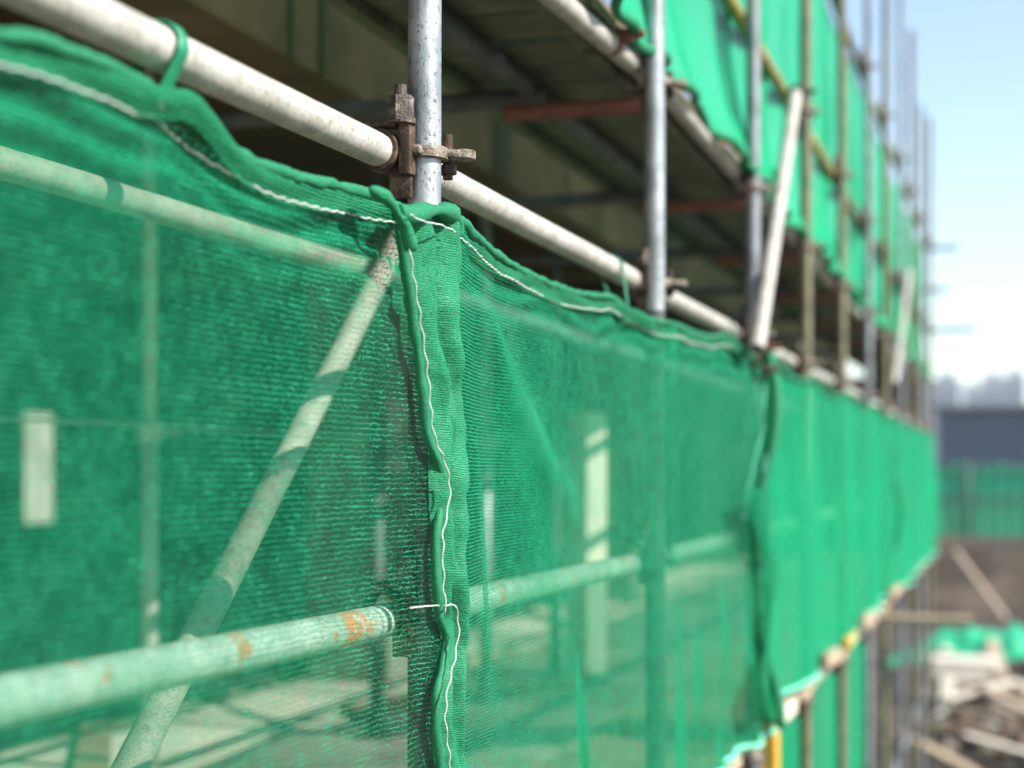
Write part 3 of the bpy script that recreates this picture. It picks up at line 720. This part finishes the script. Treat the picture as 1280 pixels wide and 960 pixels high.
# ---------------------------------------------------------------- green ties
def make_tie(loc, lb, tilt=0, rad=.0265, w=.008, hem=(.086,-.062), rh=.013):
    """a flat band that runs round the tube and under the hem, with a knot"""
    r = empty('cable_tie', loc)
    pts = []
    D = math.hypot(*hem); ang = math.atan2(hem[1], hem[0]); off = math.acos((rad-rh)/D)
    for k in range(25):
        a = ang+off+(2*math.pi-2*off)*k/24; pts.append((math.cos(a)*rad, math.sin(a)*rad))
    for k in range(13):
        a = ang-off+2*off*k/12; pts.append((hem[0]+math.cos(a)*rh, hem[1]+math.sin(a)*rh))
    n = len(pts); bm = bmesh.new(); rings = []
    for k, (x, z) in enumerate(pts):
        px, pz = pts[k-1]; qx, qz = pts[(k+1)%n]; L = math.hypot(qx-px, qz-pz); nx, nz_ = (qz-pz)/L, -(qx-px)/L
        ww = w*(1+.15*math.sin(k*.9))
        rings.append([bm.verts.new((x+nx*o, d*ww+tilt*z, z+nz_*o)) for o, d in ((.0002,-1),(.0035,-.8),(.0035,.8),(.0002,1))])
    for k in range(n):
        A, B = rings[k], rings[(k+1)%n]
        for j in range(4): bm.faces.new((A[j], A[(j+1)%4], B[(j+1)%4], B[j]))
    build('loop', bm, M['tie'], r)
    bm = bmesh.new(); add_box(bm, (hem[0]+rh*.6,tilt*hem[1],hem[1]-rh*.6), (.016,.016,.014), .004); build('knot', bm, M['tie'], r)
    bm = bmesh.new(); add_tube(bm, catmull([Vector((hem[0]+rh,tilt*hem[1]-.004,hem[1]-rh)), Vector((hem[0]+rh+.003,-.010,hem[1]-.02)), Vector((hem[0]+rh+.002,-.014,hem[1]-.026))], .006), .003, 8)
    build('tail', bm, M['timber'], r)
    return tag(r, lb, 'tie', 'green ties fixing the net to the handrail')
def rail_pt(px):
    # point on the handrail axis at picture column px
    pA = P(150,37,DL); pB = P(541,219,DL); y = yat(px, DL)
    if y < pB.y: t = (y-pA.y)/(pB.y-pA.y); return pA+(pB-pA)*t
    return Vector((-DL, y, hz(.452)+(pB.z-hz(.452))*max(0,1-(y-pB.y)/4)))
def tie_at(px, lb, w):
    p = rail_pt(px); path = min((path1, path2), key=lambda q: min(abs(v.y-p.y) for v in q))
    h = min(path, key=lambda v: abs(v.y-p.y))-p
    if abs(h.y) > .05: h = Vector((.03, 0, -.06))
    if h.z > -.042: h.z = -.042
    make_tie(p, lb, .12, .0264, w, (h.x, h.z), .0125)
tie_at(200, 'green band looped round the cream tube over the nearest net panel', .011)
tie_at(763, 'green tie round the cream tube just before the second standard', .006)
tie_at(905, 'green tie round the cream tube just before the white brace', .006)
for k, px in enumerate((975, 1030, 1068)):
    tie_at(px, ['green tie on the handrail just past the white brace','small green tie past the fourth standard','farthest green tie on the handrail'][k], .006)

# ---------------------------------------------------------------- building
b = empty('concrete_building', (-1.6, 0, 0)); tag(b, 'unfinished concrete building frame in shade behind the scaffold', 'building')
def part(name, lo, hi, mat, bev=.01, label=None):
    c = [(a+d)/2 for a, d in zip(lo, hi)]; s = [abs(d-a) for a, d in zip(lo, hi)]
    bm = bmesh.new(); add_box(bm, (0,0,0), s, bev); o = build(name, bm, M[mat], b, smooth=False); o.location = (c[0]+1.6, c[1], c[2])
    if label: o['label'] = label
    return o
Y0, Y9 = -4, SY[-1]+.3
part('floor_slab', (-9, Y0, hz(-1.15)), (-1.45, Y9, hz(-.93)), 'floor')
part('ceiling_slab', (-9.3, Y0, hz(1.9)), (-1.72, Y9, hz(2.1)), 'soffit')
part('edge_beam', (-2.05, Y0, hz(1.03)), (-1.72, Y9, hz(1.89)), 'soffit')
for k, y in enumerate((5.2, 10.2, 14.6)):
    part('cross_beam', (-8.8, y, hz(1.3)), (-2.06, y+.3, hz(1.893)), 'soffit')
q = P(49, 590, 8.92)
z0_, z1_, zt_, zb_ = hz(-.927), hz(1.895), P(49,515,8.92).z, P(49,655,8.92).z
bm = bmesh.new(); gy_ = [Y0, q.y-.24, q.y+.50, Y9]; gz_ = [z0_, zb_, zt_, z1_]
g_ = [[bm.verts.new((-9.1+1.6, y, z)) for z in gz_] for y in gy_]
for i in range(3):
    for j in range(3):
        if (i, j) != (1, 1): bm.faces.new((g_[i][j], g_[i+1][j], g_[i+1][j+1], g_[i][j+1]))
o = build('back_wall', bm, M['darkwall'], b, smooth=False); o.modifiers.new('thick', 'SOLIDIFY').thickness = .18
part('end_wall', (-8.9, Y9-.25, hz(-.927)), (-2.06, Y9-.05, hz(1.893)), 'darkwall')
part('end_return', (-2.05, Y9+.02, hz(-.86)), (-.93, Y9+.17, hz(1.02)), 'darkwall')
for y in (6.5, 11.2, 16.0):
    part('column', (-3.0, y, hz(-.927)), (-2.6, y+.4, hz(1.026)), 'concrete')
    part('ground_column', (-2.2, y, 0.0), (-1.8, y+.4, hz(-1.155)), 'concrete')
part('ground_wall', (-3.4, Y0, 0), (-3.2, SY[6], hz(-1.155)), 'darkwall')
# pale timber posts that catch the sun inside
p = Pz(732, 590, 7.3)
box('timber_post', (p.x, p.y, hz(-.93+.60)), (.16,.12,1.2), 'whiteblock', 'pale square post catching the sun behind the net before the second standard', 'post', None, .006, Matrix.Rotation(math.radians(-35),3,'Z'))
# a neighbouring pale house seen through the window slot in the back wall
q2 = P(49, 590, 22); hs = empty('plaster_house', (-25, q2.y, 0)); tag(hs, 'pale plastered house seen only as a bright slot behind the nearest net', 'house')
bm = bmesh.new(); add_box(bm, (0,0,2.6), (6,12,5.2), .03); build('wall', bm, M['plaster'], hs, smooth=False)
bm = bmesh.new(); add_box(bm, (0,0,5.3), (6.6,12.6,.2), .03); build('roof', bm, M['galv_dull'], hs, smooth=False)
# cable across the interior
bm = bmesh.new(); add_tube(bm, catmull([Pz(-400,515,3.9), Pz(0,524,4.4), Pz(187,532,4.8), Pz(480,548,5.5)], .2), .005, 6)
tag(build('hanging_cable', bm, M['galv_dull'], loc=Pz(0,524,4.4)), 'thin cable sagging across the dark floor behind the nearest net', 'cable')
# debris on the floor of the building
dl = ['short plank lying on the sunlit floor under the rusty mid rail','long batten on the floor across the bottom of the nearest net','grey board lying flat behind the seam','broken board on the floor below the pale post','narrow lath on the floor behind the second panel','orange brown block on the floor near the seam']
for k, (px, py, L, m) in enumerate(((330,845,.9,'timber'),(120,915,1.6,'brownwood'),(640,820,1.0,'timber'),(700,775,1.3,'pale_timber'),(600,870,1.4,'brownwood'),(620,845,.25,'red'))):
    z = F*.92/(py-HY); q = Pz(px, py, z)
    box('floor_board', (q.x, q.y, hz(-.93)+.018+.002*k), (.11,L,.03) if k != 5 else (.12,.2,.03), m, dl[k], 'board', 'boards lying on the building floor', .003, Matrix.Rotation(random.uniform(-.7,.9),3,'Z'))

# ---------------------------------------------------------------- ground and background
bm = bmesh.new(); NXg, NYg = 90, 110
def gx(i): 
    t = (i/NXg)*2-1; return 260*t*abs(t)**1.6+2
def gy(j):
    t = j/NYg; return -30+ 40*t if t < .2 else -22+ (t-.2)*130 if t < .6 else 30+900*((t-.6)/.4)**2.2
def ground_z(x, y):
    z = (-ST*x+CT*y)
    w = x*CT+y*ST
    bank = sstep(32.5+1.2*nz(w*.4,0,0), 36.0, z)*1.55
    small = .09*nz(x*1.1,y*1.1,0)+.05*nz(x*3,y*3,4)
    near = sstep(-1.0, .5, x)
    return bank+small*(near if z < 32 else .8)*(1 if z < 60 else .2)
gv = []
ylist = [ -30, -15, -5]+[ .5*k for k in range(0, 100)]+[52,56,62,70,85,110,150,220,320,450]
xlist = [-370,-200,-100,-60,-40,-30,-24]+[-20+.5*k for k in range(0, 90)]+[27,32,40,60,100,200,370]
for y in ylist: gv.append([bm.verts.new((x, y, ground_z(x,y)-.05)) for x in xlist])
for j in range(len(ylist)-1):
    for i in range(len(xlist)-1): bm.faces.new((gv[j][i], gv[j][i+1], gv[j+1][i+1], gv[j+1][i]))
o = build('ground', bm, M['dirt']); o['kind'] = 'structure'
# the green mesh hoarding on the bank
fz = 37.0
fr = empty('mesh_fence', Pz(1200, 665, fz)); tag(fr, 'low green mesh hoarding with posts on top of the dirt bank', 'fence')
def rel(v): return v-fr.location
xs = [1080+26*k for k in range(16)]
for k in range(len(xs)-1):
    a, c, d, e = Pz(xs[k],672,fz), Pz(xs[k+1],672,fz), Pz(xs[k+1],581,fz), Pz(xs[k],581,fz)
bm = bmesh.new(); uvl = bm.loops.layers.uv.verify(); pv = None
for k in range(121):
    px = 1060+4*k; z = fz+.06*math.sin(k*1.3)
    cur = [bm.verts.new(rel(Pz(px, 672-91*j/6+ (1.2*math.sin(k*.5) if j==6 else 0), z))) for j in range(7)]
    if pv:
        for j in range(6):
            f = bm.faces.new((pv[j], cur[j], cur[j+1], pv[j+1]))
            for lp, w in zip(f.loops, ((k-1,j),(k,j),(k,j+1),(k-1,j+1))): lp[uvl].uv = (w[0]*.08, w[1]*.28)
    pv = cur
build('mesh_sheet', bm, M['net_dense'], fr)
for px in (1118, 1210, 1302, 1394):
    bm = bmesh.new(); add_tube(bm, [rel(Pz(px, 674, fz-.12)), rel(Pz(px, 574, fz-.12))], .05, 8); build('post', bm, M['dark_tube'], fr)
for py in (622, 586):
    bm = bmesh.new(); add_tube(bm, [rel(Pz(1060, py, fz-.14)), rel(Pz(1540, py, fz-.14))], .035, 8); build('rail', bm, M['dark_tube'], fr)
# blue grey site hut behind
hz_ = 50
hut = empty('site_hut', Pz(1300, 630, hz_)); tag(hut, 'long blue grey site hut behind the green hoarding', 'hut')
Rz = Matrix.Rotation(-0.05, 3, 'Z')
c0 = Pz(1172, 590, hz_)
bm = bmesh.new(); add_box(bm, Vector((c0.x+5.2, c0.y+1.5, CZ+.45))-hut.location, (10.4,3,3.0), .03); build('wall', bm, M['blue_sheet'], hut, smooth=False)
bm = bmesh.new(); add_box(bm, Vector((c0.x+5.2, c0.y+1.4, CZ+2.02))-hut.location, (10.8,3.5,.14), .02); build('roof', bm, M['galv_dull'], hut, smooth=False)
# hedge between
# distant towers
def tower(px0, px1, ytop, z, n, lb):
    a = Pz(px0, 600, z); c = Pz(px1, 600, z); w = (c-a).length; h = CZ+z*(HY-ytop)/F
    r = empty('tower_block', ((a.x+c.x)/2, (a.y+c.y)/2+6, 0)); tag(r, lb, 'tower block', 'hazy towers on the skyline')
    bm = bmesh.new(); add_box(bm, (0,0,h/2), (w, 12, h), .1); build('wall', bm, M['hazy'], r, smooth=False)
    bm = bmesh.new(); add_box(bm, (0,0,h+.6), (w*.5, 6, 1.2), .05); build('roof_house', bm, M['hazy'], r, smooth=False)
    wm = bpy.data.meshes.new('window'); bm = bmesh.new(); add_box(bm, (0,0,0), (w*.2,.2,h*.10), .02); bm.to_mesh(wm); bm.free(); wm.materials.append(M['glass'])
    for i in range(3):
        for j in range(4):
            o = bpy.data.objects.new('window', wm); COL.objects.link(o); o.parent = r; o.location = (-w/2+(i+.5)*w/3, -6.02, h*(.3+.18*j))
for t in ((1164,1200,474,230,3,'squat hazy tower at the left end of the skyline beside the scaffold'), (1204,1226,484,330,3,'small pale tower low on the skyline'), (1226,1258,472,300,3,'pale middle tower on the skyline'),
          (1258,1282,468,260,3,'hazy tower at the edge of the picture'), (1150,1166,482,300,2,'hazy tower half hidden by the far scaffold end')):
    tower(*t)
# rubble heap beside the far end
def rubble(px, py, z, s, mat, lb, cat='rubble block', grp='rubble at the foot of the far scaffold', rot=None, bev=.03, jit=.12):
    p = Pz(px, py, z)
    R = rot or (Matrix.Rotation(random.uniform(-.5,.5),3,'X')@Matrix.Rotation(random.uniform(-.5,.5),3,'Y')@Matrix.Rotation(random.uniform(0,3),3,'Z'))
    return box('rubble_block' if cat == 'rubble block' else cat.replace(' ','_'), p, s, mat, lb, cat, grp, bev, R, None, jit)
box('plaster_block', Pz(1204, 837, 21.3), (.86,.5,.33), 'whiteblock', 'large cream block on the rubble heap under the green tarpaulin', 'block', None, .03, Matrix.Rotation(.1,3,'Z'))
tones = ['pale','grey','brown']; 
spots = [(1188,880,20.5,.5,'stone'),(1215,868,21,.4,'brownwood'),(1176,905,19.5,.45,'stone'),(1204,912,19,.35,'brownwood'),(1232,930,18.5,.6,'stone'),(1262,945,18,.75,'whiteblock'),(1250,880,21,.5,'brownwood'),
         (1275,905,20,.5,'stone'),(1170,945,18.5,.35,'whiteblock'),(1196,948,18,.4,'stone'),(1246,908,19.5,.4,'stone'),(1222,955,17.5,.5,'stone'),(1182,850,22,.35,'whiteblock'),(1270,868,22,.4,'stone')]
desc = ['pale chunk below the cream block','dark wooden lump right under the cream block','grey chunk next to the far scaffold posts','dark lump between two grey chunks','grey slab low on the heap','largest white slab at the bottom corner','dark block in the shade beside the cream block',
        'grey chunk at the picture edge halfway down the heap','small cream lump at the foot of the far posts','grey lump by the bottom edge near the posts','grey chunk above the white slab','grey piece at the bottom of the heap','small cream lump behind the cream block by the posts','grey chunk at the picture edge high on the heap']
for (px, py, z, s, m), d_ in zip(spots, desc):
    rubble(px, py, z, (s, s*.7, s*.45), m, d_)
kinds = [('stone','grey broken concrete lump scattered on the dirt by the far scaffold'),('whiteblock','small cream plaster lump scattered on the dirt by the far scaffold'),('brownwood','dark brown wood scrap scattered on the dirt by the far scaffold')]
for k in range(90):
    z = random.uniform(15.5, 27); px = random.uniform(1150, 1330)
    py = HY+F*(CZ-.08)/z
    m, lb = kinds[random.choice((0,0,0,0,1,2,2,2,2,2))]; s_ = random.uniform(.12,.34)
    rubble(px, py-random.uniform(0,18), z, (s_, s_*random.uniform(.5,.9), s_*random.uniform(.35,.7)), m, lb, grp=lb.split(' scattered')[0]+'s')
for k in range(16):
    z = random.uniform(15.5, 25); px = random.uniform(1160, 1300); p0 = Pz(px, HY+F*(CZ-.12-.1*random.random())/z, z)
    L = random.uniform(.6, 1.6); a_ = random.uniform(-1.2, 1.2)
    R = Matrix.Rotation(a_,3,'Z')@Matrix.Rotation(random.uniform(-.12,.2),3,'Y')
    box('loose_plank', p0+Vector((0,0,.06)), (L, .13, .035), ('timber','pale_timber','brownwood')[k%3], ('tan','pale','dark')[k%3]+' short plank strewn on the dirt by the far scaffold', 'plank', ('tan','pale','dark')[k%3]+' planks strewn on the dirt', .004, R)
for k, (a, c, z0, z1, m, lb) in enumerate((((1170,960),(1186,845),19,20,'pale_timber','pale plank standing against the rubble by the posts'), ((1195,690),(1258,775),34,30,'timber','long thin pole leaning down the dirt bank'),
        ((1240,800),(1262,880),23,21,'timber','tan plank leaning over the dark gap of the heap'), ((1238,872),(1290,880),20,20.5,'pale_timber','pale plank lying across the heap at the picture edge'), ((1200,925),(1290,915),19,20,'timber','tan plank lying low across the heap'))):
    p0, p1 = Pz(*a, z0), Pz(*c, z1); d = (p1-p0); L = d.length
    R = d.to_track_quat('Y','Z').to_matrix()
    box('loose_plank', (p0+p1)/2, (.16 if k != 1 else .09, L, .05 if k != 1 else .09), m, lb, 'plank', 'loose planks on the rubble', .006, R)
# crumpled green tarpaulin
bm = bmesh.new(); rows = []
tc = Pz(1222, 800, 25)
for j in range(25):
    row = []
    for i in range(49):
        x = (i/48-.5)*2.6; y = (j/24-.5)*2.0
        h_ = .42*math.exp(-(x/1.0)**4-(y/.8)**4)+.16*abs(nz(x*2.1,y*2.1,3))+.10*nz(x*4.5,y*3,6)+.12*math.exp(-((x-.7)/.35)**2)
        row.append(bm.verts.new((tc.x+x, tc.y+y, tc.z-.34+h_)))
    rows.append(row)
for j in range(24):
    for i in range(48): bm.faces.new((rows[j][i], rows[j][i+1], rows[j+1][i+1], rows[j+1][i]))
o = build('tarpaulin', bm, M['tarp'], loc=tc); tag(o, 'crumpled green tarpaulin heaped on top of the rubble', 'tarpaulin')
mod = o.modifiers.new('thick', 'SOLIDIFY'); mod.thickness = .01
# soil mound that carries tarpaulin and block
bm = bmesh.new(); rows = []
mc = Pz(1235, 860, 26)
for j in range(21):
    row = []
    for i in range(31):
        x = (i/30-.5)*6; y = (j/20-.5)*7
        e = math.exp(-(x/2.1)**4-(y/2.6)**4)
        row.append(bm.verts.new((mc.x+x+.7, mc.y+y, -.15+e*(.45+.12*nz(x*2,y*2,0)))))
    rows.append(row)
for j in range(20):
    for i in range(30): bm.faces.new((rows[j][i], rows[j][i+1], rows[j+1][i+1], rows[j+1][i]))
o = build('soil_mound', bm, M['dirt']); tag(o, 'brown soil mound under the green tarpaulin', 'soil mound', None, 'stuff')

# ---------------------------------------------------------------- the hazy air
bm = bmesh.new(); add_box(bm, (0,180,20), (760,560,44), 0)
hm = bpy.data.materials.new('hazy air'); hm.use_nodes = True; ht = hm.node_tree; ht.nodes.clear()
ho = ht.nodes.new('ShaderNodeOutputMaterial'); hv = ht.nodes.new('ShaderNodeVolumePrincipled')
hv.inputs['Color'].default_value = (.86,.92,1,1); hv.inputs['Density'].default_value = .0009; hv.inputs['Anisotropy'].default_value = .2
ht.links.new(hv.outputs[0], ho.inputs['Volume'])
o = build('haze', bm, hm, smooth=False); o['kind'] = 'stuff'
# ---------------------------------------------------------------- camera, light, render
cd = bpy.data.cameras.new('camera'); cam = bpy.data.objects.new('camera', cd); COL.objects.link(cam)
cam.location = (0,0,CZ); cam.rotation_euler = (math.radians(90), 0, TH)
cd.sensor_width = 36; cd.lens = 36*F/1280; cd.shift_y = (HY-480)/1280
cd.clip_start = .05; cd.clip_end = 3000
cd.dof.use_dof = True; cd.dof.focus_distance = 2.34; cd.dof.aperture_fstop = cd.lens/26.0; cd.dof.aperture_blades = 0
sc.camera = cam
EL, AZ = math.radians(39), math.radians(96)      # azimuth clockwise from +Y
w = bpy.data.worlds.new('World'); sc.world = w; w.use_nodes = True
nt = w.node_tree; bg = nt.nodes['Background']
sky = nt.nodes.new('ShaderNodeTexSky'); sky.sky_type = 'NISHITA'; sky.sun_disc = False
sky.sun_elevation = EL; sky.sun_rotation = AZ; sky.air_density = 1.1; sky.dust_density = 0.1; sky.ozone_density = 0.8
nt.links.new(sky.outputs[0], bg.inputs[0]); bg.inputs[1].default_value = .13
sl = bpy.data.lights.new('sun', 'SUN'); sun = bpy.data.objects.new('sun', sl); COL.objects.link(sun)
sl.energy = 5.0; sl.angle = math.radians(.5); sl.color = (1, .955, .88)
d = Vector((math.sin(AZ)*math.cos(EL), math.cos(AZ)*math.cos(EL), math.sin(EL)))
sun.rotation_euler = d.to_track_quat('Z','Y').to_euler(); sun.location = d*30
sc.view_settings.view_transform = 'Standard'; sc.view_settings.look = 'None'; sc.view_settings.gamma = 1; sc.view_settings.exposure = 0.95
sc.render.engine = 'CYCLES'
c = sc.cycles; c.use_denoising = True; c.max_bounces = 8; c.transparent_max_bounces = 24; c.diffuse_bounces = 4
c.sample_clamp_indirect = 6
